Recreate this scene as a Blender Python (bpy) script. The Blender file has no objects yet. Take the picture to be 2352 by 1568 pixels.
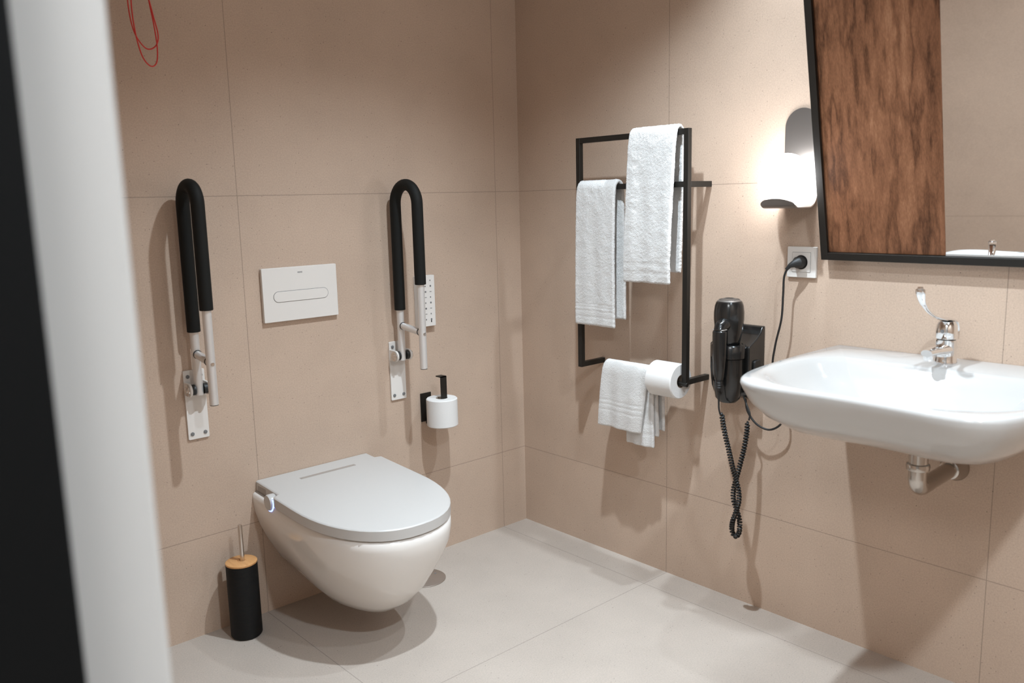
import bpy, bmesh, math, random
from mathutils import Vector, Matrix, noise
C = bpy.context.scene.collection
scn = bpy.context.scene
PI = math.pi
random.seed(4)

# ------------------------------------------------------------------ camera
YAW, PIT, ROL = 0.72729, -0.16579, -0.0244
cy, sy = math.cos(YAW), math.sin(YAW)
fw = Vector((sy*math.cos(PIT), cy*math.cos(PIT), math.sin(PIT)))
rt = Vector((cy, -sy, 0)); up = rt.cross(fw)
r2 = math.cos(ROL)*rt + math.sin(ROL)*up
u2 = -math.sin(ROL)*rt + math.cos(ROL)*up
cam_d = bpy.data.cameras.new('camera'); cam = bpy.data.objects.new('camera', cam_d); C.objects.link(cam)
cam.matrix_world = Matrix.Translation((-2.203, -2.414, 1.274)) @ Matrix((r2, u2, -fw)).transposed().to_4x4()
cam_d.sensor_width = 36; cam_d.lens = 29.805; cam_d.clip_start = 0.02
cam_d.dof.use_dof = True; cam_d.dof.focus_distance = 2.75; cam_d.dof.aperture_fstop = 3.2
scn.camera = cam

# ------------------------------------------------------------------ world, exposure
w = bpy.data.worlds.new('world'); scn.world = w; w.use_nodes = True
w.node_tree.nodes['Background'].inputs[0].default_value = (0.9, 0.88, 0.86, 1)
w.node_tree.nodes['Background'].inputs[1].default_value = 0.25
vs = scn.view_settings
vs.view_transform = 'Standard'; vs.look = 'None'; vs.gamma = 1; vs.use_curve_mapping = False
vs.exposure = 0.0
CEIL = 2.35
# ceiling downlights
# x, y, watts, cone, blend
SPOTS = [(-0.80, -1.08, 160, 124, 1.0), (-0.135, -1.26, 70, 80, .85), (-0.80, -1.95, 45, 110, 1.0), (-1.35, -2.60, 205, 146, 1.0)]  # last entry is an added fill lamp for the upper walls and jamb
GLOBE_STRENGTH = 19.0

# ------------------------------------------------------------------ materials
def nt(name):
    m = bpy.data.materials.new(name); m.use_nodes = True
    return m, m.node_tree, m.node_tree.nodes['Principled BSDF']
def plain(name, col, rough=0.5, metal=0.0, coat=0.0, spec=0.5, bump=0.0, bscale=300.0, var=0.0):
    m, t, b = nt(name)
    b.inputs['Base Color'].default_value = (*col, 1); b.inputs['Roughness'].default_value = rough
    b.inputs['Metallic'].default_value = metal; b.inputs['Coat Weight'].default_value = coat
    b.inputs['Specular IOR Level'].default_value = spec
    tc = t.nodes.new('ShaderNodeTexCoord')
    if var:
        n = t.nodes.new('ShaderNodeTexNoise'); n.inputs['Scale'].default_value = 14; n.inputs['Detail'].default_value = 4
        t.links.new(tc.outputs['Object'], n.inputs['Vector'])
        mr = t.nodes.new('ShaderNodeMapRange'); mr.inputs['To Min'].default_value = rough-var; mr.inputs['To Max'].default_value = rough+var
        t.links.new(n.outputs['Fac'], mr.inputs['Value']); t.links.new(mr.outputs[0], b.inputs['Roughness'])
    if bump:
        n = t.nodes.new('ShaderNodeTexNoise'); n.inputs['Scale'].default_value = bscale; n.inputs['Detail'].default_value = 3
        t.links.new(tc.outputs['Object'], n.inputs['Vector'])
        bp = t.nodes.new('ShaderNodeBump'); bp.inputs['Strength'].default_value = bump; bp.inputs['Distance'].default_value = 0.001
        t.links.new(n.outputs['Fac'], bp.inputs['Height']); t.links.new(bp.outputs[0], b.inputs['Normal'])
    return m

def tile_mat(name, axes, offs, base=(0.495, 0.37, 0.285), jw=0.0009):
    """stoneware tiles of 1 m: axes = the two coordinates the joints run across, offs = where they lie"""
    m, t, b = nt(name); N = t.nodes; L = t.links
    tc = N.new('ShaderNodeTexCoord'); sp = N.new('ShaderNodeSeparateXYZ'); L.new(tc.outputs['Object'], sp.inputs[0])
    def math_(op, a, bv=None):
        n = N.new('ShaderNodeMath'); n.operation = op
        for i, v in enumerate((a, bv)):
            if v is None: continue
            if isinstance(v, (int, float)): n.inputs[i].default_value = v
            else: L.new(v, n.inputs[i])
        return n.outputs[0]
    ds = []
    for a, o in zip(axes, offs):
        v = math_('SUBTRACT', sp.outputs[a], o-0.5)
        v = math_('FLOORED_MODULO', v, 1.0)
        v = math_('SUBTRACT', v, 0.5)
        ds.append(math_('ABSOLUTE', v))
    d = math_('MINIMUM', ds[0], ds[1])
    j = N.new('ShaderNodeMapRange'); j.interpolation_type = 'SMOOTHSTEP'
    j.inputs['From Min'].default_value = jw*0.5; j.inputs['From Max'].default_value = jw*1.5
    j.inputs['To Min'].default_value = 1; j.inputs['To Max'].default_value = 0
    L.new(d, j.inputs['Value'])
    # cloudy stone tone
    n1 = N.new('ShaderNodeTexNoise'); n1.inputs['Scale'].default_value = 3.2; n1.inputs['Detail'].default_value = 5; n1.inputs['Roughness'].default_value = .6
    L.new(tc.outputs['Object'], n1.inputs['Vector'])
    n2 = N.new('ShaderNodeTexNoise'); n2.inputs['Scale'].default_value = 240; n2.inputs['Detail'].default_value = 4; n2.inputs['Roughness'].default_value = .75
    L.new(tc.outputs['Object'], n2.inputs['Vector'])
    r1 = N.new('ShaderNodeMapRange'); r1.inputs['From Min'].default_value = .3; r1.inputs['From Max'].default_value = .7
    r1.inputs['To Min'].default_value = .93; r1.inputs['To Max'].default_value = 1.06; L.new(n1.outputs['Fac'], r1.inputs['Value'])
    r2_ = N.new('ShaderNodeMapRange'); r2_.inputs['From Min'].default_value = .3; r2_.inputs['From Max'].default_value = .7
    r2_.inputs['To Min'].default_value = .87; r2_.inputs['To Max'].default_value = 1.12; L.new(n2.outputs['Fac'], r2_.inputs['Value'])
    k = math_('MULTIPLY', r1.outputs[0], r2_.outputs[0])
    # dark pinholes, two sizes
    for sc, thr, gate, dark in ((75, .085, .62, .45), (26, .035, .58, .35), (150, .11, .55, .72)):
        v = N.new('ShaderNodeTexVoronoi'); v.inputs['Scale'].default_value = sc; L.new(tc.outputs['Object'], v.inputs['Vector'])
        near = math_('LESS_THAN', v.outputs['Distance'], thr)
        c = N.new('ShaderNodeSeparateColor'); L.new(v.outputs['Color'], c.inputs[0])
        g = math_('GREATER_THAN', c.outputs[0], gate)
        s = math_('MULTIPLY', near, g)
        s = math_('MULTIPLY', s, 1-dark)
        k = math_('MULTIPLY', k, math_('SUBTRACT', 1.0, s))
    kj = math_('MULTIPLY', j.outputs[0], .42)
    k = math_('MULTIPLY', k, math_('SUBTRACT', 1.0, kj))
    mul = N.new('ShaderNodeVectorMath'); mul.operation = 'SCALE'; mul.inputs[0].default_value = base
    L.new(k, mul.inputs['Scale']); L.new(mul.outputs[0], b.inputs['Base Color'])
    b.inputs['Roughness'].default_value = .55; b.inputs['Specular IOR Level'].default_value = .4
    bp = N.new('ShaderNodeBump'); bp.inputs['Strength'].default_value = .25; bp.inputs['Distance'].default_value = .0006
    h = math_('SUBTRACT', n2.outputs['Fac'], j.outputs[0]); L.new(h, bp.inputs['Height']); L.new(bp.outputs[0], b.inputs['Normal'])
    return m

def wood_mat(name, cols, ya, rough=.4, across=(1, 1, .021), rings=26.0, fine=520.0):
    """grain runs along z (or the axis with the small factor in across)"""
    m, t, b = nt(name); N = t.nodes; L = t.links
    tc = N.new('ShaderNodeTexCoord')
    def tex(scale, sc, det, rg=.6):
        mp = N.new('ShaderNodeMapping'); mp.inputs['Scale'].default_value = [sc*a for a in across]
        if scale: mp.inputs['Scale'].default_value[2] *= scale
        L.new(tc.outputs['Object'], mp.inputs['Vector'])
        n = N.new('ShaderNodeTexNoise'); n.inputs['Scale'].default_value = 1; n.inputs['Detail'].default_value = det; n.inputs['Roughness'].default_value = rg
        L.new(mp.outputs[0], n.inputs['Vector']); return n.outputs['Fac']
    def ma(op, a, c):
        n = N.new('ShaderNodeMath'); n.operation = op; L.new(a, n.inputs[0])
        if isinstance(c, (int, float)): n.inputs[1].default_value = c
        else: L.new(c, n.inputs[1])
        return n.outputs[0]
    warp = ma('MULTIPLY', tex(3.0, 17, 3), rings)
    sn = ma('SINE', warp, 0)
    line = ma('POWER', ma('MULTIPLY', ma('ADD', sn, 1.0), .5), 3.0)      # thin dark growth lines
    f1 = tex(.35, fine, 3, .6); f2 = tex(1.0, 60, 4, .6); f3 = tex(1.0, 14, 2)
    s = ma('ADD', ma('MULTIPLY', f1, .60), ma('MULTIPLY', f2, .70))
    s = ma('ADD', s, ma('MULTIPLY', f3, .75))
    s = ma('SUBTRACT', s, ma('MULTIPLY', line, .24))
    s = ma('SUBTRACT', s, .52)
    cr = N.new('ShaderNodeValToRGB'); L.new(s, cr.inputs[0])
    e = cr.color_ramp.elements; e[0].position = .10; e[0].color = (*cols[0], 1); e[1].position = .85; e[1].color = (*cols[-1], 1)
    for i, c in enumerate(cols[1:-1]):
        el = cr.color_ramp.elements.new(.10 + .75*(i+1)/(len(cols)-1)); el.color = (*c, 1)
    L.new(cr.outputs[0], b.inputs['Base Color']); b.inputs['Roughness'].default_value = rough
    b.inputs['Specular IOR Level'].default_value = .3
    return m

M = {}
M['wallX'] = tile_mat('stone_tile_back', (0, 2), (-.119, .304))
M['wallY'] = tile_mat('stone_tile_right', (1, 2), (-.706, .304))
M['floor'] = tile_mat('stone_tile_floor', (0, 1), (-.122, -.709), base=(.44, .378, .328))
M['ceil'] = plain('white_ceiling', (.8, .8, .79), .9, bump=.1)
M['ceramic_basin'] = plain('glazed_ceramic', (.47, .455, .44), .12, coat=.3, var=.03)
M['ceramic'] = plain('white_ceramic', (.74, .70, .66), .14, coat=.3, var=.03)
M['lid'] = plain('white_duroplast', (.50, .48, .46), .34, var=.04)
M['plastic'] = plain('white_plastic', (.70, .66, .62), .38, var=.03)
M['paint'] = plain('white_paint', (.47, .45, .43), .45, bump=.05)
M['alu'] = plain('brushed_aluminium', (.72, .70, .68), .38, metal=.55, bump=.05, bscale=500)
M['chrome'] = plain('chrome', (.86, .86, .86), .07, metal=1.0, var=.02)
M['steel'] = plain('steel', (.66, .62, .58), .22, metal=1.0, var=.04)
M['darksteel'] = plain('bronzed_steel', (.22, .20, .185), .36, metal=.8, var=.05)
M['satin'] = plain('worn_chrome', (.50, .46, .42), .16, metal=1.0, var=.04)
M['drain'] = plain('warm_steel', (.34, .285, .245), .35, metal=.6, var=.05)
M['foam'] = plain('black_foam', (.006, .006, .005), .7, spec=.25, bump=.25, bscale=900)
M['black'] = plain('black_metal', (.012, .010, .008), .42, spec=.35, bump=.06, bscale=700)
M['blackpl'] = plain('black_plastic', (.008, .008, .008), .2, coat=.3, var=.04)
M['rubber'] = plain('black_rubber', (.010, .010, .010), .5, var=.05)
M['darkdoor'] = plain('dark_laminate', (.004, .004, .004), .7, spec=.1, var=.05)
M['grey'] = plain('grey_mark', (.16, .16, .16), .5, var=.05)
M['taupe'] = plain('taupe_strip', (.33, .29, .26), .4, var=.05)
M['greylabel'] = plain('grey_label', (.30, .27, .25), .35, var=.05)
M['paper'] = plain('tissue_paper', (.68, .66, .64), .95, bump=.3, bscale=260)
M['card'] = plain('cardboard', (.42, .34, .27), .9, bump=.1)
M['red'] = plain('red_cord', (.62, .035, .03), .6, bump=.2, bscale=1500)
M['ribbed'] = plain('ribbed_black', (.006, .006, .006), .6, spec=.25, bump=.1)
M['walnut'] = wood_mat('walnut', [(.060, .024, .011), (.135, .056, .027), (.215, .094, .047), (.32, .155, .083)], 1)
M['bamboo'] = wood_mat('bamboo', [(.46, .22, .085), (.58, .30, .12), (.68, .37, .16)], 1, .45, (1, .08, 1))
m, t, b = nt('mirror_glass'); b.inputs['Base Color'].default_value = (.9, .9, .9, 1); b.inputs['Metallic'].default_value = 1
b.inputs['Roughness'].default_value = .02
tcn = t.nodes.new('ShaderNodeTexCoord'); nn = t.nodes.new('ShaderNodeTexNoise'); nn.inputs['Scale'].default_value = 3
t.links.new(tcn.outputs['Object'], nn.inputs['Vector']); mrn = t.nodes.new('ShaderNodeMapRange')
mrn.inputs['To Min'].default_value = .01; mrn.inputs['To Max'].default_value = .035
t.links.new(nn.outputs['Fac'], mrn.inputs['Value']); t.links.new(mrn.outputs[0], b.inputs['Roughness'])
M['mirror'] = m
def emit(name, col, s, base=(.8, .8, .8)):
    m, t, b = nt(name); b.inputs['Base Color'].default_value = (*base, 1)
    b.inputs['Emission Color'].default_value = (*col, 1); b.inputs['Emission Strength'].default_value = s
    n = t.nodes.new('ShaderNodeTexNoise'); n.inputs['Scale'].default_value = 20
    mr = t.nodes.new('ShaderNodeMapRange'); mr.inputs['To Min'].default_value = .25; mr.inputs['To Max'].default_value = .35
    t.links.new(n.outputs['Fac'], mr.inputs['Value']); t.links.new(mr.outputs[0], b.inputs['Roughness'])
    return m
M['globe'] = emit('opal_glass_lit', (.97, .98, 1.0), GLOBE_STRENGTH)
M['lens'] = emit('downlight_lens', (1, 1, 1), 12)
M['panel'] = emit('fill_panel', (.95, .98, 1.0), 22)
M['blue'] = emit('blue_led', (.25, .35, 1.0), 3.0, (.3, .35, .8))

def towel_mat():
    m, t, b = nt('white_terry'); N = t.nodes; L = t.links
    b.inputs['Base Color'].default_value = (.64, .625, .61, 1); b.inputs['Roughness'].default_value = 1
    b.inputs['Sheen Weight'].default_value = .4; b.inputs['Specular IOR Level'].default_value = .1
    tc = N.new('ShaderNodeTexCoord')
    v = N.new('ShaderNodeTexVoronoi'); v.inputs['Scale'].default_value = 420; L.new(tc.outputs['Object'], v.inputs['Vector'])
    n = N.new('ShaderNodeTexNoise'); n.inputs['Scale'].default_value = 130; n.inputs['Detail'].default_value = 3; L.new(tc.outputs['Object'], n.inputs['Vector'])
    a = N.new('ShaderNodeMath'); a.operation = 'SUBTRACT'; L.new(n.outputs['Fac'], a.inputs[0]); L.new(v.outputs['Distance'], a.inputs[1])
    bp = N.new('ShaderNodeBump'); bp.inputs['Strength'].default_value = .55; bp.inputs['Distance'].default_value = .002
    L.new(a.outputs[0], bp.inputs['Height']); L.new(bp.outputs[0], b.inputs['Normal'])
    return m
M['terry'] = towel_mat()

# ------------------------------------------------------------------ mesh helpers
class MB:
    def __init__(s): s.v = []; s.f = []
    def add(s, vs_, fs):
        o = len(s.v); s.v += [tuple(v) for v in vs_]; s.f += [tuple(i+o for i in f) for f in fs]; return s
    def box(s, a, b_):
        x0, y0, z0 = [min(p, q) for p, q in zip(a, b_)]; x1, y1, z1 = [max(p, q) for p, q in zip(a, b_)]
        return s.add([(x0,y0,z0),(x1,y0,z0),(x1,y1,z0),(x0,y1,z0),(x0,y0,z1),(x1,y0,z1),(x1,y1,z1),(x0,y1,z1)],
                     [(0,3,2,1),(4,5,6,7),(0,1,5,4),(1,2,6,5),(2,3,7,6),(3,0,4,7)])
    def loft(s, rings, cap0=True, cap1=True, closed=True):
        n = len(rings[0]); vs_ = [p for r in rings for p in r]; fs = []
        for k in range(len(rings)-1):
            for i in range(n if closed else n-1):
                j = (i+1) % n
                fs.append((k*n+i, k*n+j, (k+1)*n+j, (k+1)*n+i))
        if cap0: fs.append(tuple(range(n))[::-1])
        if cap1: fs.append(tuple((len(rings)-1)*n+i for i in range(n)))
        return s.add(vs_, fs)
    def tube(s, pts, r, seg=12, cap=True):
        pts = [Vector(p) for p in pts]; n = len(pts); rr = r if isinstance(r, (list, tuple)) else [r]*n
        T = [(pts[min(i+1, n-1)]-pts[max(i-1, 0)]).normalized() for i in range(n)]
        a = Vector((0, 0, 1)) if abs(T[0].z) < .9 else Vector((1, 0, 0))
        N_ = (a-T[0]*a.dot(T[0])).normalized(); rings = []
        for i in range(n):
            N_ = (N_-T[i]*N_.dot(T[i])).normalized(); B = T[i].cross(N_)
            rings.append([pts[i]+rr[i]*(math.cos(2*PI*k/seg)*N_+math.sin(2*PI*k/seg)*B) for k in range(seg)])
        return s.loft(rings, cap, cap)
    def cyl(s, a, b_, r, seg=32, r1=None):
        return s.tube([a, b_], [r, r if r1 is None else r1], seg)
    def lathe(s, prof, o=(0,0,0), ax=(0,0,1), seg=48, cap=True):
        ax = Vector(ax).normalized(); o = Vector(o)
        h = Vector((1,0,0)) if abs(ax.x) < .9 else Vector((0,1,0)); e1 = (h-ax*h.dot(ax)).normalized(); e2 = ax.cross(e1)
        rings = [[o+ax*z+r*(math.cos(2*PI*k/seg)*e1+math.sin(2*PI*k/seg)*e2) for k in range(seg)] for r, z in prof]
        return s.loft(rings, cap, cap)
    def sphere(s, c, r, seg=48):
        n = seg//2
        return s.lathe([(max(1e-5, r*math.sin(PI*i/n)), -r*math.cos(PI*i/n)) for i in range(n+1)], c, seg=seg)
    def prism(s, outline, ax, a, b_):
        """outline: list of 2-D points in the plane across axis ax (0,1,2); from a to b_"""
        def P(u, v, w_): return {0: (w_, u, v), 1: (u, w_, v), 2: (u, v, w_)}[ax]
        return s.loft([[P(u, v, a) for u, v in outline], [P(u, v, b_) for u, v in outline]])
    def build(s, name, mat, parent=None, bevel=0, seg=2, smooth=True, sub=0, angle=40, weld=False):
        me = bpy.data.meshes.new(name); me.from_pydata(s.v, [], s.f); me.update()
        bm = bmesh.new(); bm.from_mesh(me)
        if weld: bmesh.ops.remove_doubles(bm, verts=bm.verts, dist=1e-5)
        bmesh.ops.recalc_face_normals(bm, faces=bm.faces); bm.to_mesh(me); bm.free()
        o = bpy.data.objects.new(name, me); C.objects.link(o); me.materials.append(mat)
        if parent is not None:
            o.parent = parent
            o.matrix_parent_inverse = parent.matrix_basis.inverted()
        if bevel:
            md = o.modifiers.new('b', 'BEVEL'); md.width = bevel; md.segments = seg; md.limit_method = 'ANGLE'; md.angle_limit = math.radians(35)
            md.harden_normals = False
        if sub:
            md = o.modifiers.new('s', 'SUBSURF'); md.levels = sub; md.render_levels = sub
        if smooth:
            me.polygons.foreach_set('use_smooth', [True]*len(me.polygons))
            if not sub: me.set_sharp_from_angle(angle=math.radians(angle))
        return o

def rrect(u0, v0, u1, v1, r, n=6):
    out = []
    for cx_, cy_, a0 in ((u1-r, v1-r, 0), (u0+r, v1-r, 90), (u0+r, v0+r, 180), (u1-r, v0+r, 270)):
        for i in range(n+1):
            a = math.radians(a0+90*i/n); out.append((cx_+r*math.cos(a), cy_+r*math.sin(a)))
    return out
def thing(name, label, cat, loc, group=None):
    o = bpy.data.objects.new(name, None); C.objects.link(o); o.location = loc; o.empty_display_size = .05
    o['label'] = label; o['category'] = cat
    if group: o['group'] = group
    return o
def tag(o, label, cat, group=None):
    o['label'] = label; o['category'] = cat
    if group: o['group'] = group
    return o
def struct(o): o['kind'] = 'structure'; return o
def spline(ctrl, n=12):
    """Catmull-Rom through the control points"""
    P = [Vector(p) for p in ctrl]; P = [2*P[0]-P[1]]+P+[2*P[-1]-P[-2]]; out = []
    for i in range(1, len(P)-2):
        for k in range(n):
            t_ = k/n; a, b_, c, d = P[i-1:i+3]
            out.append(.5*((2*b_)+(c-a)*t_+(2*a-5*b_+4*c-d)*t_*t_+(3*b_-a-3*c+d)*t_**3))
    out.append(P[-2]); return out

# ------------------------------------------------------------------ room shell
XL = -1.998; YF = -3.1
struct(MB().box((-3.6, YF-.1, -.1), (.1, .1, 0)).build('floor', M['floor'], smooth=False))
struct(MB().box((XL-.001, 0, 0), (0, .1, CEIL)).build('wall_back', M['wallX'], smooth=False))
struct(MB().box((0, YF, 0), (.1, .1, CEIL)).build('wall_right', M['wallY'], smooth=False))
struct(MB().box((-3.6, YF-.1, CEIL), (.1, .1, CEIL+.1)).build('ceiling', M['ceil'], smooth=False))
struct(MB().box((XL, YF-.1, 0), (.1, YF, CEIL)).build('wall_front', M['wallX'], smooth=False))
wl = MB().box((XL-.064, -1.75, 0), (XL, .1, CEIL)).box((XL-.064, YF-.1, 0), (XL, -2.72, CEIL)).box((XL-.064, -2.72, 2.12), (XL, -1.75, CEIL))
struct(wl.build('wall_left', M['wallY'], smooth=False))
struct(MB().box((-3.7, YF-.1, 0), (-3.6, .1, CEIL)).build('wall_corridor', M['paint'], smooth=False))
# door frame lining, rounded arris toward the room
fr = MB().prism(rrect(XL-.0655, -1.772, XL+.001, -1.751, .006), 2, 0, 2.13)
fr.prism(rrect(XL-.0655, -2.719, XL+.001, -2.698, .006), 2, 0, 2.13)
fr.box((XL-.0655, -2.698, 2.10), (XL+.001, -1.772, 2.119))
struct(fr.build('trim_1', M['paint'], bevel=.0))
# open door leaf standing out into the corridor
dl = struct(MB().box((-2.93, -1.812, .008), (-2.067, -1.774, 2.10)).build('door_1', M['darkdoor'], bevel=.002))
MB().cyl((-2.85, -1.812, 1.02), (-2.85, -1.86, 1.02), .010, 16).tube([(-2.85, -1.855, 1.02), (-2.74, -1.857, 1.02)], .009, 12).build('door_handle', M['steel'], dl)

# ------------------------------------------------------------------ ceiling downlights
for i, (x, y, wv, cone, bl) in enumerate(SPOTS):
    where = ['in front of the toilet', 'close to the wall lamp and mirror', 'in front of the washbasin', 'nearest the doorway, an added fill lamp'][i]
    d = thing('downlight', 'round recessed ceiling downlight '+where, 'ceiling light', (x, y, CEIL), 'recessed downlights')
    MB().lathe([(.030, -.001), (.030, -.008), (.044, -.006), (.046, 0), (.040, .002)], (x, y, CEIL)).build('trim_ring', M['paint'], d)
    MB().lathe([(.001, -.003), (.029, -.003), (.029, -.001), (.001, -.001)], (x, y, CEIL)).build('lens', M['lens'], d)
    ld = bpy.data.lights.new('downlight_lamp', 'SPOT'); ld.energy = wv; ld.spot_size = math.radians(cone); ld.spot_blend = bl
    ld.shadow_soft_size = .05 if i == 3 else .022; ld.color = (.77, .90, 1.0)
    lo = bpy.data.objects.new('downlight_lamp', ld); C.objects.link(lo); lo.location = (x, y, CEIL-.032)
    if i == 1: lo.rotation_euler = (math.radians(10), 0, 0)

cl = thing('corridor_fill', 'added flat square fill light on the corridor ceiling outside the doorway', 'ceiling light', (-2.85, -2.45, CEIL))  # unseen fill panel, added to soften the room light through the doorway
MB().box((-3.2, -2.8, CEIL-.03), (-2.5, -2.1, CEIL-.001)).build('housing', M['paint'], cl, bevel=.003)
MB().box((-3.18, -2.78, CEIL-.032), (-2.52, -2.12, CEIL-.0295)).build('diffuser', M['panel'], cl)

# ------------------------------------------------------------------ toilet
TX = -.929
def dshape(hw, tip, ys, z, back=-.001, n=26, e=2.25, ns=6, cx_=0.0, rc=0.0):
    out = []
    for i in range(ns+1): out.append((TX+cx_-hw, back+(-ys-back)*i/ns, z))
    for i in range(1, n):
        a = PI*i/n; c, s_ = math.cos(a), math.sin(a)
        out.append((TX+cx_-hw*math.copysign(abs(c)**(2/e), c), -ys-(tip-ys)*abs(s_)**(2/e), z))
    for i in range(ns+1): out.append((TX+cx_+hw, -ys+(back+ys)*i/ns, z))
    return out
def plan(hw, tip, z, p=4.4, q=2.3, n=34):
    L_ = []
    for i in range(n+1):
        t_ = math.sin(PI/2*i/n); L_.append((hw*max(0, 1-t_**p)**(1/q), -.001-(tip-.001)*t_))
    return [(TX-x, y, z) for x, y in L_]+[(TX+x, y, z) for x, y in L_[-2::-1]]
to = thing('toilet', 'white wall hung shower toilet with closed flat lid', 'toilet', (TX, 0, 0))
rings = []
for z, hw, tip, ys in ((.4015, .213, .584, .28), (.397, .2195, .591, .28), (.37, .2205, .592, .28), (.33, .216, .586, .27), (.28, .203, .568, .26), (.23, .184, .542, .25),
                       (.18, .160, .515, .23), (.135, .137, .474, .21), (.102, .112, .43, .19), (.084, .088, .385, .17), (.077, .062, .34, .15)):
    rings.append(plan(hw, tip, z, 4.6-1.7*max(0, (.34-z)/.27)))
rr = []
for r in rings:  # the rim falls a little toward the nose, the foot rises toward the wall
    q = []
    for (x, y, z) in r:
        k = max(0, min(1, (.30+y)/.30)); k = k*k*(3-2*k)
        q.append((TX+(x-TX)*(1-.03*k), y, z*(1-.05*(-y)/.40)+k*max(0, .40-z)*.12))
    rr.append(q)
MB().loft(rr).build('bowl', M['ceramic'], to, angle=60)
def slope(r): return [(x, y, z+.05*y) for x, y, z in r]
MB().loft([slope(dshape(.205, .577, .28, .401)), slope(dshape(.205, .577, .28, .4050))]).build('seat', M['taupe'], to)
lid = MB()
def full(g, z):
    """lid plan: narrow neck at the wall, cut back further at the knob side"""
    hwn = .200-g; o_ = [(TX-hwn, -.002, z), (TX-hwn, -.150, z), (TX-.219+g, -.156, z)]
    pts = dshape(.222-g, .594-g, .28, z, back=-.170, ns=4)
    n2 = len(pts)-5
    o_ += pts[:n2]+[p for p in dshape(.222-g, .594-g, .28, z, back=-.060, ns=6)[-7:]]
    o_ += [(TX+hwn, -.054, z), (TX+hwn, -.002, z)]
    return slope(o_)
lid.loft([full(.002, .4045), full(.0, .406), full(0, .4335), full(.0025, .4362), full(.006, .437)])
lid.build('lid', M['lid'], to, angle=35)
MB().box((TX-.088, -.082, .4315), (TX+.108, -.068, .4340)).build('slot_shade', M['taupe'], to, bevel=.0004)  # strip on the lid, its taupe colour painting the shade inside the slot
MB().box((TX-.196, -.130, .372), (TX+.196, -.002, .4045)).build('rear_housing', M['lid'], to, bevel=.002)
MB().box((TX-.2005, -.066, .378), (TX-.196, -.012, .424)).build('side_label', M['greylabel'], to, bevel=.0008)
KX = TX-.196
kn = MB().lathe([(.001, 0), (.023, 0), (.0245, .003), (.0245, .022), (.022, .027), (.001, .028)], (KX, -.120, .401), (-1, 0, 0)).build('control_knob', M['lid'], to)
ring_ = [(KX-.020, -.120+.0258*math.cos(a), .401+.0258*math.sin(a)) for a in [math.radians(d_) for d_ in range(150, 281, 10)]]
MB().tube(ring_, .0024, 8).build('light_ring', M['blue'], kn)

# ------------------------------------------------------------------ flush plate
fp = thing('flush_plate', 'white rectangular flush plate with pill shaped button', 'flush plate', (-.941, 0, 1.003))
MB().prism(rrect(-1.0675, .921, -.8125, 1.086, .003), 1, -.0135, -.0005).build('plate', M['plastic'], fp, bevel=.0012)
MB().prism(rrect(-1.034, .980, -.846, 1.014, .0168, 10), 1, -.0140, -.0132).build('button_gap', M['grey'], fp)
MB().prism(rrect(-1.0328, .9812, -.8472, 1.0128, .0157, 10), 1, -.0150, -.0136).build('flush_button', M['plastic'], fp, bevel=.0006)
lg = MB()
for k in range(4): lg.box((-.948+k*.0042, -.0138, 1.066), (-.9455+k*.0042, -.0133, 1.0705))
lg.build('logo', M['grey'], fp)

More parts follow.
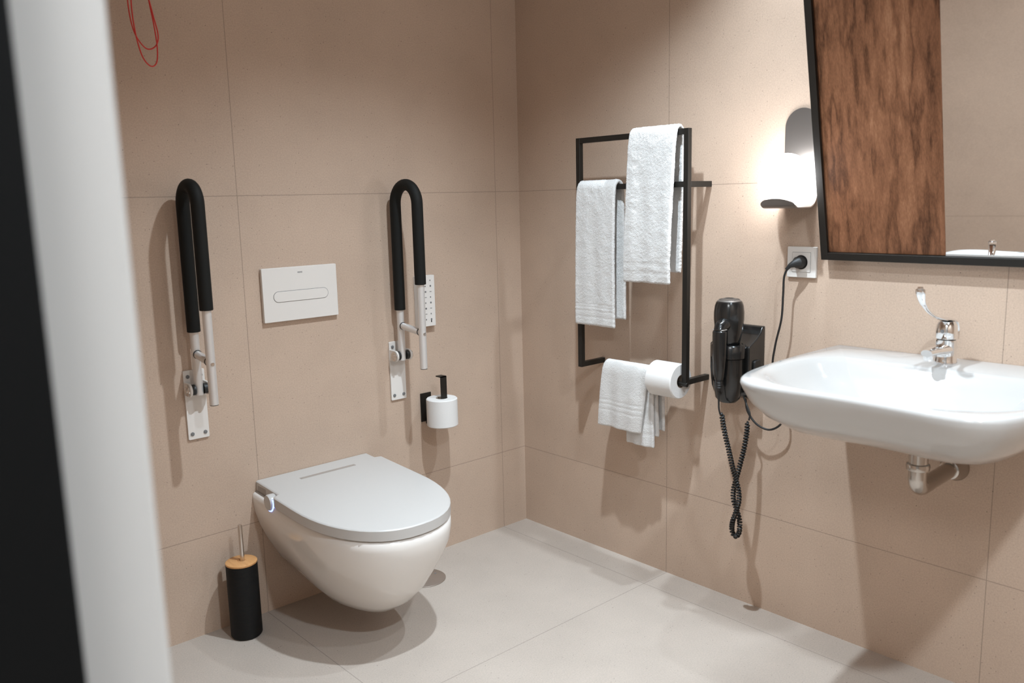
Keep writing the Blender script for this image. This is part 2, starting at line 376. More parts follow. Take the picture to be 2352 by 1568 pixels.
# ------------------------------------------------------------------ grab bars
def grab_bar(x, label, z0, da, db, ztop, foamA, foamB, endA, endB):
    g = thing('grab_bar', label, 'grab bar', (x, 0, z0), 'grab bars beside the toilet')
    pl = MB().prism(rrect(x-.031, z0-.205, x+.031, z0, .004), 1, -.0065, -.0005).build('mounting_plate', M['plastic'], g, bevel=.001)
    for sx_ in (-1, 1):
        for zz in (z0-.018, z0-.188):
            MB().lathe([(.001, 0), (.0055, 0), (.0055, .002), (.002, .003), (.001, .003)], (x+sx_*.019, -.0065, zz), (0, -1, 0), 16).build('screw', M['grey'], pl)
    yA, yB = -da, -db; rad = (db-da)/2; zc = ztop-rad; R_ = .0125; F = .0185
    yc = -(da+db)/2
    arc = [(x, yc+rad*math.cos(a), zc+rad*math.sin(a)) for a in [PI*i/18 for i in range(19)]]
    MB().tube([(x, yA, foamA), (x, yA, (foamA+zc)/2)]+arc+[(x, yB, (foamB+zc)/2), (x, yB, foamB)], F, 20).build('foam_grip', M['foam'], g, bevel=.002)
    MB().cyl((x, yA, endA), (x, yA, foamA+.01), R_, 24).build('rear_tube', M['alu'], g, bevel=.001)
    ft = MB().cyl((x, yB, endB), (x, yB, foamB+.01), R_, 24).build('front_tube', M['alu'], g, bevel=.001)
    MB().lathe([(.001, 0), (.0118, 0), (.0118, .002), (.001, .002)], (x, yB, endB-.0015), (0, 0, 1), 20).build('end_cap', M['rubber'], ft)
    MB().lathe([(.001, 0), (.0055, 0), (.005, .0018), (.001, .002)], (x, yB-R_+.0006, .846), (0, -1, 0), 16).build('rivet', M['steel'], ft)
    st = MB().tube([(x, yA-R_*.5, .862), (x, yB+R_*.5, .850)], .0115, 20).build('cross_strut', M['alu'], g)
    for yy, zz in ((yA-R_-.001, .8615), (yB+R_+.001, .851)):
        MB().cyl((x, yy-.0015, zz), (x, yy+.0015, zz), .0128, 20).build('collar', M['rubber'], st)
    zh = endA+.017
    for sx_ in (-1, 1):
        hg = MB()
        o_ = [(-.006, zh-.019)]+[(yA-.019*math.sin(a), zh-.019*math.cos(a)) for a in [PI*i/10 for i in range(11)]]+[(-.006, zh+.019)]
        hg.prism(o_, 0, x+sx_*.0235, x+sx_*.0305)
        hg.build('hinge_cheek', M['plastic'], g, bevel=.001)
    for sx_ in (-1, 1):
        MB().cyl((x+sx_*.0125, yA, zh), (x+sx_*.0235, yA, zh), .0155, 24).build('spacer', M['rubber'], g)
        MB().lathe([(.001, 0), (.0155, 0), (.0155, .004), (.009, .006), (.009, .008), (.001, .0085)], (x+sx_*.0305, yA, zh), (sx_, 0, 0), 24).build('hinge_bolt', M['steel'], g)
    return g
grab_bar(-1.293, 'folded up grab bar with black foam grip, left of the flush plate', .812, .034, .137, 1.333, .925, .995, .742, .730)
grab_bar(-.590, 'folded up grab bar with black foam grip, right of the flush plate', .805, .036, .160, 1.330, .915, 1.008, .742, .729)

# ------------------------------------------------------------------ bidet remote panel
rp = thing('remote_control', 'white wall remote with small button marks, half behind the right grab bar', 'remote control', (-.467, 0, .93))
MB().prism(rrect(-.505, .842, -.429, 1.021, .003), 1, -.019, -.0005).build('panel', M['plastic'], rp, bevel=.0012)
mk = MB()
for i in range(8):
    z = 1.003-i*.0195
    for j, x in enumerate((-.4885, -.469, -.4475)):
        if (i+j) % 3 == 0: mk.lathe([(.0002, 0), (.0035, 0), (.0035, .0006), (.0002, .0006)], (x, -.019, z), (0, -1, 0), 10)
        elif (i+j) % 3 == 1: mk.box((x-.004, -.0196, z-.001), (x+.004, -.019, z+.0008))
        else: mk.box((x-.0028, -.0196, z-.0022), (x+.0012, -.019, z+.0022))
mk.build('button_marks', M['grey'], rp)
MB().box((-.450, -.0196, .856), (-.446, -.019, .863)).build('stop_mark', M['rubber'], rp)

# ------------------------------------------------------------------ toilet roll and holder on the back wall
def roll(name, c, ax, r, h, rc, label, group=None):
    c = Vector(c); ax = Vector(ax)
    o = thing(name, label, 'toilet paper', c, group)
    MB().lathe([(rc, -h/2), (r-.003, -h/2), (r, -h/2+.003), (r, h/2-.003), (r-.003, h/2), (rc, h/2), (rc, -h/2)], c, ax, 64, cap=False).build('paper', M['paper'], o)
    MB().lathe([(rc-.0012, -h/2), (rc, -h/2), (rc, h/2), (rc-.0012, h/2), (rc-.0012, -h/2)], c, ax, 32, cap=False).build('cardboard_core', M['card'], o)
    return o
RX, RY = -.468, -.088
roll('toilet_roll', (RX, RY, .548), (0, 0, 1), .0545, .098, .021, 'toilet roll standing on the black holder of the back wall', 'toilet rolls')
th = thing('toilet_roll_holder', 'black flat steel toilet roll holder on the back wall', 'toilet roll holder', (-.468, 0, .49))
MB().box((-.498, -.004, .500), (-.452, -.0005, .603)).build('wall_plate', M['black'], th, bevel=.0005)
MB().box((-.478, RY-.013, .4915), (-.458, -.003, .4955)).box((-.478, -.0085, .4915), (-.458, -.003, .51)).build('bottom_arm', M['black'], th, bevel=.0004)
MB().box((RX-.0125, RY-.0155, .4935), (RX+.0125, RY-.0115, .676)).box((RX-.0125, RY-.0155, .672), (RX+.0125, RY+.014, .676)).build('upright', M['black'], th, bevel=.0004)

# ------------------------------------------------------------------ toilet brush
bx, by = -1.232, -.088
tb = thing('toilet_brush', 'ribbed black toilet brush holder with bamboo lid and steel handle, on the floor', 'toilet brush', (bx, by, 0))
prof = [(.001, .001), (.042, .001), (.0445, .004)]
nz = 150
for i in range(nz+1):
    z = .006+.222*i/nz; prof.append((.0455+.0005*math.sin(i*2.1), z))
prof += [(.0445, .2285), (.001, .2285)]
MB().lathe(prof, (bx, by, 0), seg=64).build('canister', M['ribbed'], tb, angle=60)
MB().lathe([(.001, .2285), (.0452, .2285), (.0458, .2300), (.0458, .2335), (.044, .2350), (.014, .2350), (.0125, .2335), (.001, .2335)], (bx, by, 0), seg=64).build('bamboo_lid', M['bamboo'], tb)
MB().lathe([(.001, .233), (.0065, .233), (.0065, .343), (.0055, .3455), (.001, .346)], (bx+.004, by, 0), seg=24).build('handle', M['steel'], tb)

# ------------------------------------------------------------------ floor drain
fd = thing('floor_drain', 'round steel floor drain cover behind the toilet', 'drain', (-.62, -.155, 0))
MB().lathe([(.001, .0), (.072, 0), (.072, .002), (.070, .0035), (.001, .0035)], (-.622, -.158, .0002), seg=64).build('cover', M['drain'], fd)
for k in range(2):
    MB().cyl((-.622+(.045 if k else -.045), -.158, .0032), (-.622+(.045 if k else -.045), -.158, .0042), .004, 12).build('screw', M['grey'], fd)

# ------------------------------------------------------------------ red emergency pull cord
pc = thing('pull_cord', 'red emergency pull cord looped up at the top of the back wall', 'cord', (-1.36, -.06, CEIL))
MB().lathe([(.001, 0), (.035, 0), (.035, .018), (.012, .026), (.001, .026)], (-1.36, -.06, CEIL), (0, 0, -1), 32).build('ceiling_switch', M['plastic'], pc)
pts = spline([(-1.36, -.06, 2.32), (-1.362, -.060, 2.10), (-1.366, -.058, 1.97), (-1.393, -.058, 1.86), (-1.398, -.058, 1.79), (-1.388, -.056, 1.725), (-1.362, -.054, 1.688), (-1.338, -.056, 1.694),
              (-1.329, -.060, 1.722), (-1.339, -.062, 1.775), (-1.354, -.062, 1.86), (-1.366, -.062, 1.97), (-1.386, -.064, 1.86), (-1.392, -.064, 1.79), (-1.388, -.064, 1.72),
              (-1.376, -.064, 1.665), (-1.357, -.064, 1.642), (-1.341, -.064, 1.652), (-1.335, -.062, 1.69), (-1.338, -.060, 1.75), (-1.352, -.060, 1.86), (-1.364, -.060, 1.975)], 10)
MB().tube(pts, .0017, 8).build('cord', M['red'], pc)
MB().sphere((-1.365, -.060, 1.972), .008, 16).build('knot', M['red'], pc)

# ------------------------------------------------------------------ towel rail
RXF = -.112; YA, YB = -.424, -.862
T = .0085
tr = thing('towel_rail', 'black square tube wall towel rail', 'towel rail', (-.05, -.64, .70))
def bar(a, b_): return MB().box([a[i]-T*(1 if a[i] <= b_[i] else -1) for i in range(3)], [b_[i]+T*(1 if a[i] <= b_[i] else -1) for i in range(3)])
MB().box((RXF-T, YA-T, .699), (RXF+T, YA+T, 1.468)).build('upright', M['black'], tr, bevel=.0008)
MB().box((RXF-T, YB-T, .699), (RXF+T, YB+T, 1.468)).build('upright', M['black'], tr, bevel=.0008)
MB().box((RXF-T, YB+T, 1.451), (RXF+T, YA-T, 1.468)).build('top_bar', M['black'], tr, bevel=.0008)
MB().box((RXF-T, YB+T, 1.298), (RXF+T, YA-T, 1.315)).build('middle_bar', M['black'], tr, bevel=.0008)
for y in (YA, YB):
    MB().box((RXF+T, y-T, 1.298), (-.0005, y+T, 1.315)).build('wall_arm', M['black'], tr, bevel=.0008)
    MB().box((RXF+T, y-T, .699), (-.0005, y+T, .716)).build('wall_arm', M['black'], tr, bevel=.0008)
MB().cyl((RXF-.004, YB-.011, .700), (RXF-.004, -.548, .716), .007, 20).build('roll_bar', M['black'], tr, bevel=.001)
roll('toilet_roll', (RXF-.004, -.7985, .7085), (0, 1, 0), .055, .100, .021, 'toilet roll lying on the towel rail, beside the folded hand towel', 'toilet rolls')

# ------------------------------------------------------------------ towels
def drape(name, label, path, wfun, th, amp, parent=None, bands=(), nw=70, step=.003, seed=0, wav=0.0):
    """path: (x,z) points from front hem over the bar to back hem; wfun(s01,z)->(y0,y1)"""
    P = spline([(x, 0, z) for x, z in path], 14)
    # resample
    L_ = [0]
    for a, b_ in zip(P, P[1:]): L_.append(L_[-1]+(b_-a).length)
    tot = L_[-1]; n = int(tot/step); Q = []; j = 0
    for i in range(n+1):
        s = tot*i/n
        while j < len(P)-2 and L_[j+1] < s: j += 1
        f = (s-L_[j])/max(1e-9, L_[j+1]-L_[j]); Q.append(P[j].lerp(P[j+1], f))
    rings = []; off = Vector((seed*3.1, seed*1.7, 0))
    for i, q in enumerate(Q):
        T_ = (Q[min(i+1, n)]-Q[max(i-1, 0)]).normalized(); Nn = Vector((-T_.z, 0, T_.x))  # outward normal (front hem going up)
        s = i/n; y0, y1 = wfun(s, q.z); ring = []
        hem = min(1, min(s, 1-s)*tot/.006)
        flat = 1.0; groove = 0.0
        for (b0, b1) in bands:
            d_ = s*tot
            if b0 < d_ < b1: flat = .4
            if abs(d_-b0) < .003 or abs(d_-b1) < .003: groove = .0007
        outer = []; inner = []
        for k in range(nw+1):
            u = k/nw; y = y0+(y1-y0)*u
            e = min(1, min(u, 1-u)*abs(y1-y0)/.005); ed = math.sqrt(max(0, 1-(1-e)**2)); hd = math.sqrt(max(0.02, 1-(1-hem)**2))
            w_ = wav*(math.sin(u*7+seed)+.6*math.sin(u*17+seed*2+s*3))*min(1, abs(s-.5)*4)
            c = Vector((q.x, y, q.z))+Nn*w_
            h = th/2*(.15+.85*ed)*hd-groove
            def nz_(v, sg):
                v2 = v*230+off+Vector((0, 0, sg*50))
                a_ = noise.noise(v2)*1.0+noise.noise(v2*2.3)*.6+noise.noise(v*40+off)*1.1
                return a_*amp*flat
            o_ = c+Nn*h; i_ = c-Nn*h
            o_ = o_+Nn*nz_(o_, 1); i_ = i_-Nn*nz_(i_, -1)
            if k in (0, nw):
                dy = noise.noise(o_*260+off)*amp*1.6; o_.y += dy; i_.y += dy
            if i in (0, n):
                dz = noise.noise(o_*260+off)*amp*1.6; o_.z += dz; i_.z += dz
            outer.append(o_); inner.append(i_)
        rings.append(outer+inner[::-1])
    return MB().loft(rings)
TM = M['terry']
x0 = RXF
# towel on the middle bar
p1 = [(x0-.025, .853), (x0-.025, 1.0), (x0-.023, 1.2), (x0-.020, 1.285), (x0-.015, 1.312), (x0, 1.3235), (x0+.015, 1.312), (x0+.020, 1.285), (x0+.022, 1.2), (x0+.024, 1.05), (x0+.026, .875)]
tw = drape('t', '', p1, lambda s, z: (-.431+.010*(1.32-z), -.598-.004*(1.32-z)), .013, .0011, bands=((.030, .050), (.062, .070)), seed=1, wav=.002)
tag(tw.build('bath_towel', TM, angle=180), 'white terry towel hung over the middle bar, at the left upright', 'towel', 'terry towels on the rail')
p2 = [(x0-.026, 1.008), (x0-.030, 1.1), (x0-.027, 1.25), (x0-.023, 1.40), (x0-.020, 1.44), (x0-.014, 1.467), (x0, 1.4765), (x0+.014, 1.467), (x0+.020, 1.44), (x0+.022, 1.36), (x0+.024, 1.2), (x0+.024, 1.04)]
tw = drape('t', '', p2, lambda s, z: (-.656+.035*(1.47-z), -.836+.030*(1.47-z)), .013, .0013, bands=((.028, .036), (.055, .062)), seed=2, wav=.0028)
tag(tw.build('bath_towel', TM, angle=180), 'white terry towel hung over the top bar, nearer the right upright', 'towel', 'terry towels on the rail')
# hand towel folded over the bottom bar: front flap, longer back flap, short inner flap
xb = RXF-.004
f1 = [(xb-.022, .518), (xb-.024, .58), (xb-.022, .68), (xb-.017, .722), (xb, .736), (xb+.016, .722), (xb+.022, .68), (xb+.026, .60), (xb+.028, .505)]
mb = drape('t', '', f1, lambda s, z: (-.548+.105*(.735-z)*(1 if s < .5 else .3), -.738+.155*(.735-z)*(1 if s < .5 else -.1)), .016, .0005, bands=((.060, .078), (.078, .092)), seed=3, wav=.004)
f2 = [(xb+.006, .470), (xb+.004, .53), (xb+.002, .62), (xb-.004, .69), (xb-.002, .728), (xb+.006, .729)]
f2b = drape('t', '', f2, lambda s, z: (-.626, -.742+.02*(.73-z)), .014, .0005, bands=((.040, .046), (.075, .08)), seed=4, wav=.003)
mb.add(f2b.v, f2b.f)
f3 = [(xb+.052, .520), (xb+.050, .60), (xb+.046, .68), (xb+.030, .722), (xb+.006, .732)]
f3b = drape('t', '', f3, lambda s, z: (-.660, -.746), .012, .0005, seed=5, wav=.002)
mb.add(f3b.v, f3b.f)
tag(mb.build('hand_towel', TM, angle=180), 'smooth white hand towel folded over the lowest bar beside the toilet roll', 'towel')

# ------------------------------------------------------------------ wall lamp
GX, GY, GZ = -.084, -1.166, 1.308; GR = .0715
la = thing('wall_lamp', 'lit round opal globe wall lamp on a metal strip, left of the mirror', 'wall lamp', (0, GY, 1.36))
hw_ = .051
# strip profile in x-z: down the wall, round the foot, out under the globe
strip = MB(); th_ = .003
path = [(-.0035, 1.452), (-.0035, 1.275)]+[(-.0035-.040*(1-math.cos(a)), 1.275-.041*math.sin(a)) for a in [PI/2*i/10 for i in range(1, 11)]]+[(-.07, 1.234), (-.100, 1.234)]
path += [(-.100-.028*math.sin(a), 1.234+.028*(1-math.cos(a))) for a in [math.radians(45)*i/5 for i in range(1, 6)]]
def srow(x, z, nx, nzv, hw): return [(x-nx*th_/2, GY-hw, z-nzv*th_/2), (x-nx*th_/2, GY+hw, z-nzv*th_/2), (x+nx*th_/2, GY+hw, z+nzv*th_/2), (x+nx*th_/2, GY-hw, z+nzv*th_/2)]
rows = []
for i in range(9):  # rounded head
    a = PI/2*(1-i/8); rows.append((-.0035, 1.452+hw_*math.sin(a), max(.002, hw_*math.cos(a))))
for x, z in path[1:]: rows.append((x, z, hw_))
xe, ze = path[-1]
for i in range(1, 9):
    a = PI/2*i/8; rows.append((xe-.016*math.sin(a), ze+.018*math.sin(a), max(.002, hw_*math.cos(a))))
R_ = []
for i, (x, z, hw) in enumerate(rows):
    a = rows[max(0, i-1)]; c = rows[min(len(rows)-1, i+1)]; tx, tz = c[0]-a[0], c[1]-a[1]; l = math.hypot(tx, tz); nx, nz2 = tz/l, -tx/l
    R_.append(srow(x, z, nx, nz2, hw))
strip.loft(R_); strip.build('metal_strip', M['darksteel'], la, angle=30)
MB().sphere((GX, GY, GZ), GR, 64).build('globe', M['globe'], la)
MB().cyl((-.003, GY, GZ), (-.018, GY, GZ), .02, 24).build('lamp_socket', M['black'], la)

# ------------------------------------------------------------------ wall socket
so = thing('wall_socket', 'white square wall socket under the wall lamp', 'socket', (0, -1.179, 1.08))
def yz(c, w_, h_, r): return rrect(c[0]-w_/2, c[1]-h_/2, c[0]+w_/2, c[1]+h_/2, r)
MB().prism(yz((-1.179, 1.081), .088, .086, .002), 0, -.009, -.0005).build('frame', M['plastic'], so, bevel=.001)
MB().prism(yz((-1.179, 1.081), .056, .056, .001), 0, -.0094, -.0088).build('insert_gap', M['grey'], so)
MB().prism(yz((-1.179, 1.081), .0545, .0545, .001), 0, -.0105, -.0090).build('insert', M['plastic'], so, bevel=.0004)
MB().lathe([(.001, .0), (.0195, 0), (.0200, .0008), (.001, .0008)], (-.0104, -1.179, 1.081), (-1, 0, 0), 40).build('outlet_recess', M['rubber'], so)

# ------------------------------------------------------------------ hair dryer holder on the wall, its plug lead
HY0, HY1 = -.930, -1.065
hh = thing('hair_dryer_holder', 'black wall bracket of the hair dryer, left of the basin', 'hair dryer holder', (0, -1.0, .77))
prof_ = [(0, .889), (-.012, .887)]+[(-.006-.075*(i/8), .886-.050*(1-math.cos(PI/2*(1-i/8)*1.0))-.0) for i in range(0)]+[(-.012-.070*i/8, .885-.050*(i/8)**.62) for i in range(1, 9)]
prof_ += [(-.083, .828), (-.082, .760), (-.074, .705), (-.060, .680), (-.035, .668), (0, .664)]
body = MB().loft([[(x, y, z) for x, z in prof_] for y in (HY0, HY0-.006, HY1+.006, HY1)])
body.build('body', M['blackpl'], hh, bevel=.003)
# ring that carries the nozzle and the ribbed front shell
CX, CY = -.098, -1.005
def ell(rx, ry, z, n=40): return [(CX+rx*math.cos(2*PI*k/n), CY+ry*math.sin(2*PI*k/n), z) for k in range(n)]
MB().loft([ell(.040, .048, .800), ell(.044, .052, .803), ell(.045, .053, .838), ell(.042, .050, .842), ell(.036, .043, .842), ell(.036, .043, .81)]).build('cradle_ring', M['blackpl'], hh)
MB().loft([ell(.022, .026, .668), ell(.031, .038, .680), ell(.036, .044, .715), ell(.038, .047, .760), ell(.038, .047, .799)]).build('front_shell', M['blackpl'], hh)
MB().prism(rrect(-.060, .752, -.026, .792, .008), 1, HY1-.006, HY1+.002).build('switch', M['rubber'], hh, bevel=.002)
lead = spline([(-.018, -1.1765, 1.080), (-.042, -1.165, 1.072), (-.047, -1.150, 1.045), (-.046, -1.147, .99), (-.045, -1.143, .92), (-.044, -1.125, .84), (-.040, -1.118, .77), (-.036, -1.150, .68), (-.036, -1.150, .62),
               (-.040, -1.115, .590), (-.048, -1.075, .600), (-.052, -1.045, .635), (-.05, -1.035, .672)], 12)
ld_ = MB().tube(lead, .0031, 10).build('power_lead', M['rubber'], hh)
MB().tube([(-.0115, -1.179, 1.081), (-.030, -1.178, 1.081), (-.036, -1.174, 1.079), (-.044, -1.164, 1.073), (-.047, -1.155, 1.062)], [.0165, .0165, .011, .0065, .0045], 24).build('plug', M['rubber'], ld_)

hd = thing('hair_dryer', 'glossy black hair dryer standing nose down in its wall bracket', 'hair dryer', (CX, CY, .82))
MB().lathe([(.001, .808), (.026, .808), (.028, .815), (.033, .845), (.040, .880), (.0435, .915), (.0435, .935), (.041, .955), (.037, .966), (.035, .967), (.001, .967)], (CX, CY, 0), seg=56).build('barrel', M['blackpl'], hd)
gr = MB().lathe([(.001, .9665), (.034, .9665), (.035, .968), (.030, .972), (.018, .9755), (.001, .9765)], (CX, CY, 0), seg=48).build('grille', M['darksteel'], hd)
gd = MB()
for i in range(-7, 8):
    for j in range(-7, 8):
        x, y = i*.0043, j*.0043; r_ = math.hypot(x, y)
        if r_ < .030:
            z = .9768-.0045*(r_/.030)**2*1.05
            gd.lathe([(.0003, -.001), (.0013, -.001), (.0013, .0003), (.0003, .0003)], (CX+x, CY+y, z), seg=6)
gd.build('grille_holes', M['rubber'], gr)
hx, hy = -.158, -1.015
MB().tube([(CX-.020, CY-.005, .905), (hx+.018, hy+.002, .902), (hx, hy, .897), (hx-.002, hy, .889)], [.022, .020, .017, .016], 28).build('hinge_neck', M['blackpl'], hd)
MB().loft([[(hx+a*math.cos(2*PI*k/32)*.9, hy+a*math.sin(2*PI*k/32), z) for k in range(32)] for z, a in ((.889, .0175), (.886, .021), (.86, .021), (.81, .0200), (.78, .0175), (.755, .0150), (.745, .0125))]).build('handle', M['blackpl'], hd, bevel=.001)
MB().box((hx-.012, hy-.0175, .8895), (hx+.012, hy+.0175, .8925)).build('handle_cap', M['greylabel'], hd, bevel=.002)
MB().lathe([(.0125, .752), (.0105, .748)]+[(.0088+.0016*(k % 2), .746-.0035*k) for k in range(9)]+[(.0055, .712), (.001, .712)], (hx, hy, 0), seg=20).build('cable_sleeve', M['rubber'], hd)

# coiled cable
def coil(ctrl, r_h, r_w, pitch, phase=0):
    P = spline(ctrl, 40); L_ = [0]
    for a, b_ in zip(P, P[1:]): L_.append(L_[-1]+(b_-a).length)
    tot = L_[-1]; per = 10; n = int(tot/pitch*per); out = []; j = 0; N_ = None
    for i in range(n+1):
        s = tot*i/n
        while j < len(P)-2 and L_[j+1] < s: j += 1
        f = (s-L_[j])/max(1e-9, L_[j+1]-L_[j]); q = P[j].lerp(P[j+1], f); T_ = (P[j+1]-P[j]).normalized()
        if N_ is None: N_ = Vector((1, 0, 0))
        N_ = (N_-T_*N_.dot(T_)).normalized(); B = T_.cross(N_); a = 2*PI*i/per+phase
        e = min(1, i/per, (n-i)/per)
        out.append(q+r_h*e*(math.cos(a)*N_+math.sin(a)*B))
    return out
cc = [(-0.1550, -1.0232, 0.6464), (-0.1515, -1.0323, 0.5924), (-0.1479, -1.0444, 0.5415), (-0.1380, -1.0523, 0.4880), (-0.1260, -1.0571, 0.4463), (-0.1260, -1.0667, 0.4151), (-0.1260, -1.0690, 0.3822), (-0.1260, -1.0594, 0.3446), (-0.1260, -1.0496, 0.3147), (-0.1160, -1.0405, 0.2847), (-0.1160, -1.0470, 0.2673), (-0.1160, -1.0561, 0.2658), (-0.1160, -1.0648, 0.2779), (-0.1160, -1.0673, 0.3005), (-0.1060, -1.0588, 0.3171), (-0.1060, -1.0492, 0.3446), (-0.1060, -1.0380, 0.3717), (-0.1060, -1.0373, 0.4042), (-0.1060, -1.0455, 0.4387), (-0.1000, -1.0540, 0.4849), (-0.0900, -1.0597, 0.5320), (-0.0800, -1.0610, 0.5767), (-0.0750, -1.0598, 0.6113)]
start = [(hx, hy, .716), (hx, hy, .69), (hx+.0005, hy-.001, .66), (-.1555, -1.0190, .6420)]
end_ = [(-.0745, -1.0640, .6160), (-.073, -1.066, .635), (-.070, -1.055, .655), (-.064, -1.042, .672), (-.060, -1.035, .684)]
hc = MB().tube(coil(cc, .0054, .0030, .0086), .0030, 8)
hc.tube(spline(start, 6), .0026, 10).tube(spline(end_, 6), .0026, 10)
hc.build('coiled_cable', M['rubber'], hd)

# ------------------------------------------------------------------ tilted mirror with walnut side
tilt = math.radians(11.6); O = Vector((-.034, -1.251, 1.092))
eu, ev, en = Vector((0, -1, 0)), Vector((-math.sin(tilt), 0, math.cos(tilt))), Vector((-math.cos(tilt), 0, -math.sin(tilt)))
MW, MH = .735, .93; FB = .0195
def mbox(mb_, u0, u1, v0, v1, n0, n1):
    b0 = MB().box((u0, v0, n0), (u1, v1, n1)); return mb_.add([O+eu*p[0]+ev*p[1]+en*p[2] for p in b0.v], b0.f)
mi = thing('mirror', 'tilted black framed mirror with a walnut panel on its left', 'mirror', (-.02, -1.6, 1.09))
f_ = MB(); mbox(f_, 0, FB, 0, MH, -.028, 0); mbox(f_, MW-FB, MW, 0, MH, -.028, 0); mbox(f_, FB, MW-FB, 0, FB, -.028, 0); mbox(f_, FB, MW-FB, MH-FB, MH, -.028, 0)
f_.build('frame', M['black'], mi, bevel=.0008)
mbox(MB(), FB, .322, FB+.001, MH-FB, -.024, -.010).build('walnut_panel', M['walnut'], mi)
mbox(MB(), .3225, MW-FB, FB+.005, MH-FB, -.024, -.009).build('mirror_glass', M['mirror'], mi)
mbox(MB(), .3225, MW-FB, FB+.0005, FB+.005, -.024, -.008).build('reflection_strip', M['paint'], mi)  # white strip painting the basin's bright reflection along the foot of the glass
for yy in (-1.285, -1.945):
    MB().box((-.118, yy-.015, 1.62), (-.0005, yy+.015, 1.66)).build('upper_bracket', M['black'], mi)
    MB().box((-.022, yy-.015, 1.105), (-.0005, yy+.015, 1.12)).build('lower_bracket', M['black'], mi)

# ------------------------------------------------------------------ basin
BY = -1.610
ba = thing('washbasin', 'white ceramic wall hung washbasin with wide shallow bowl', 'washbasin', (0, BY, .855))
def bout(sx, syy, z, nf=44, conc=0.010):
    """outer plan: flat at the wall, slightly splayed sides, rounded front corners, front edge gently hollow"""
    ctrl = [(-.0015, .318), (-.08, .322), (-.20, .322), (-.34, .318), (-.46, .306), (-.535, .280), (-.570, .235), (-.577, .17), (-.570, .09), (-.566, 0)]
    P = spline([(x, y, 0) for x, y in ctrl], 6)
    half = [(p.x, p.y) for p in P]
    full_ = half+[(x, -y) for x, y in half[-2::-1]]
    return [(-.0015+(x+.0015)*sx, BY+y*syy, z) for x, y in full_]
def zshape(ring, front, base=0):
    # the front rim sinks a little toward its middle; ends stay high
    return [(x, y, z+front*(max(0, (-x-.25)/.33))**1.5*math.cos(min(1, abs(y-BY)/.33)*PI/2)) for x, y, z in ring]
def inner(rx, ry, z, cxi=-.325):
    n_ = len(bout(1, 1, 0)); out = []
    ref = bout(1, 1, 0)
    for (x, y, _) in ref:
        a = math.atan2((y-BY)/.32, -(x+.30)/.29)  # angle in the plan
        c, s = math.cos(a), math.sin(a); e = 2.6
        out.append((cxi-rx*math.copysign(abs(c)**(2/e), c), BY+ry*math.copysign(abs(s)**(2/e), s), z))
    return out
rg = [bout(.40, .30, .698), bout(.56, .46, .701), bout(.70, .62, .712), bout(.81, .76, .733), bout(.90, .875, .765), bout(.960, .950, .800), bout(.990, .988, .832), bout(1, 1, .846), bout(.997, .996, .854), bout(.985, .985, .8575),
      ]
rg = [zshape(r, -.0) for r in rg]
inn = [inner(.236, .298, .8565), inner(.229, .290, .853), inner(.220, .280, .843), inner(.205, .262, .818), inner(.180, .228, .785), inner(.140, .175, .762), inner(.09, .11, .752), inner(.035, .04, .749), inner(.004, .004, .748)]
# back deck slopes: keep flat
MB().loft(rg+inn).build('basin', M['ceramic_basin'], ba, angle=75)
MB().lathe([(.001, 0), (.022, 0), (.021, .003), (.001, .004)], (-.325, BY, .7485), seg=32).build('waste_fitting', M['chrome'], ba)

# ------------------------------------------------------------------ tap
FX = -.072; FY = -1.603
tp = thing('tap', 'chrome single lever basin tap with a long curved lever', 'tap', (FX, FY, .857))
MB().loft([[(FX+a*.95*math.cos(2*PI*k/36)-ox, FY+a*math.sin(2*PI*k/36), z) for k in range(36)] for z, a, ox in
           ((.8570, .026, 0), (.8600, .0265, 0), (.864, .025, .0), (.885, .0235, .001), (.905, .0245, .002), (.915, .0245, .002), (.916, .022, .002))]).build('body', M['chrome'], tp)
sp_ = MB().loft([[(x, FY+h*math.cos(2*PI*k/24), z+v*math.sin(2*PI*k/24)) for k in range(24)] for x, z, h, v in
                 ((FX+.005, .893, .022, .017), (FX-.03, .893, .020, .013), (FX-.065, .895, .0175, .010), (FX-.095, .896, .016, .0095), (FX-.112, .8955, .013, .008))]).build('spout', M['chrome'], tp)
MB().lathe([(.001, 0), (.0105, 0), (.0115, .003), (.0115, .014), (.001, .015)], (FX-.100, FY, .877), seg=24).build('aerator', M['chrome'], tp)
MB().loft([[(FX+a*.95*math.cos(2*PI*k/36)-ox, FY+a*math.sin(2*PI*k/36), z) for k in range(36)] for z, a, ox in
           ((.917, .0225, .002), (.919, .0245, .002), (.935, .0250, .003), (.950, .0235, .003), (.960, .018, .003), (.963, .008, .003))]).build('cartridge_cap', M['chrome'], tp)
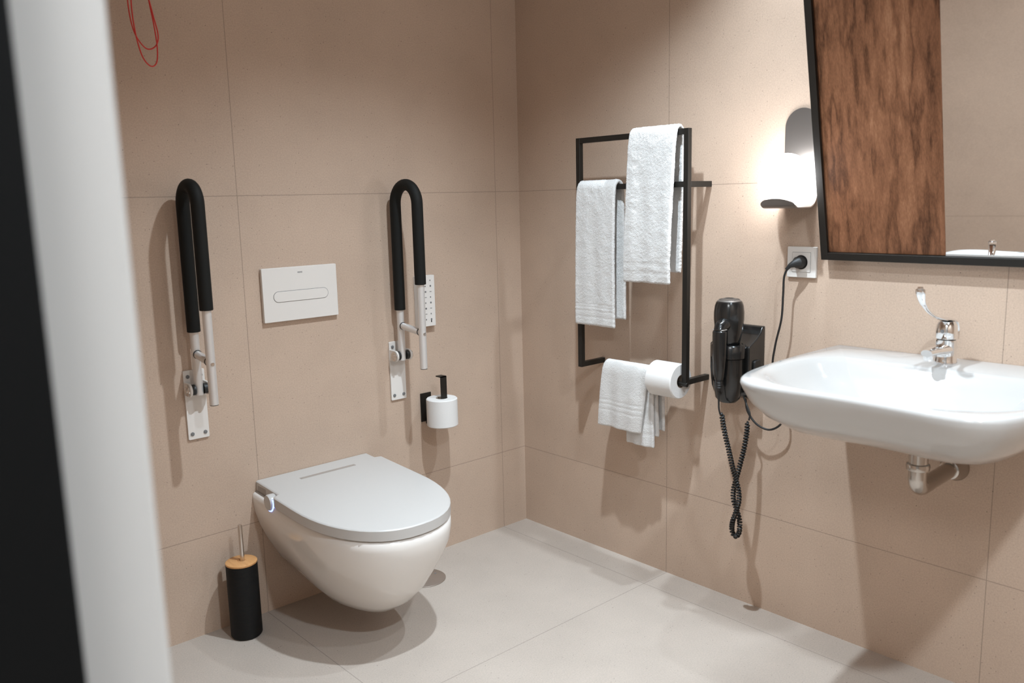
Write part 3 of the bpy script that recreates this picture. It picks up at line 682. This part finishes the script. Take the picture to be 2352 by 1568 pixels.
lv = spline([(FX+.022, FY, .915), (FX+.024, FY, .938), (FX+.012, FY, .958), (FX-.012, FY, .966), (FX-.045, FY, .970), (FX-.085, FY, .982), (FX-.120, FY, .998), (FX-.148, FY, 1.018), (FX-.163, FY, 1.040), (FX-.166, FY, 1.056)], 8)
nl = len(lv); rl = []
for i, p in enumerate(lv):
    t_ = i/(nl-1); a = lv[max(0, i-1)]; c = lv[min(nl-1, i+1)]; tt = (c-a).normalized(); nn_ = Vector((-tt.z, 0, tt.x))
    wd = .020 if t_ < .3 else (.020+(.0055-.020)*min(1, (t_-.3)/.25)); 
    if t_ > .70: wd = .0055+.0055*min(1, (t_-.70)/.2)
    thk = .0045 if t_ < .4 else .0034
    if t_ > .75: thk = .0048
    if t_ > .97: wd *= .6; thk *= .6
    rl.append([p+Vector((0, 1, 0))*wd*math.cos(2*PI*k/16)+nn_*thk*math.sin(2*PI*k/16) for k in range(16)])
MB().loft(rl).build('lever', M['chrome'], tp)
MB().cyl((FX-.0215, FY, .938), (FX-.0285, FY, .9375), .0045, 16).build('temperature_mark', M['grey'], tp)

# ------------------------------------------------------------------ waste pipe
pp = thing('waste_pipe', 'chrome waste pipe bending from under the washbasin to the wall', 'pipe', (-.2, -1.615, .60))
PX, PY = -.225, -1.615
el = [(PX, PY, .701), (PX, PY, .640)]
cz = .606; R3 = .028
el2 = [(PX, PY, cz+.025), (PX, PY, cz)]+[(PX+R3*(1-math.cos(a)), PY, cz-R3*math.sin(a)) for a in [PI/2*i/10 for i in range(1, 11)]]+[(PX+.06, PY, cz-R3)]
MB().tube(el, .0215, 28).build('tailpiece', M['satin'], pp)
MB().lathe([(.0215, .0), (.0255, .002), (.0265, .010), (.0255, .016), (.0215, .018)], (PX, PY, .624), seg=32).build('coupling_nut', M['satin'], pp)
MB().tube(el2, .0205, 28).build('elbow', M['satin'], pp)
MB().tube([(PX+.055, PY, cz-R3), (-.002, PY, cz-R3+.002)], .0195, 28).build('wall_tube', M['satin'], pp)
MB().lathe([(.0195, .040), (.024, .038), (.026, .030), (.030, .012), (.035, .004), (.035, .0), (.001, 0)], (-.0005, PY, cz-R3+.002), (-1, 0, 0), 40).build('wall_flange', M['satin'], pp)
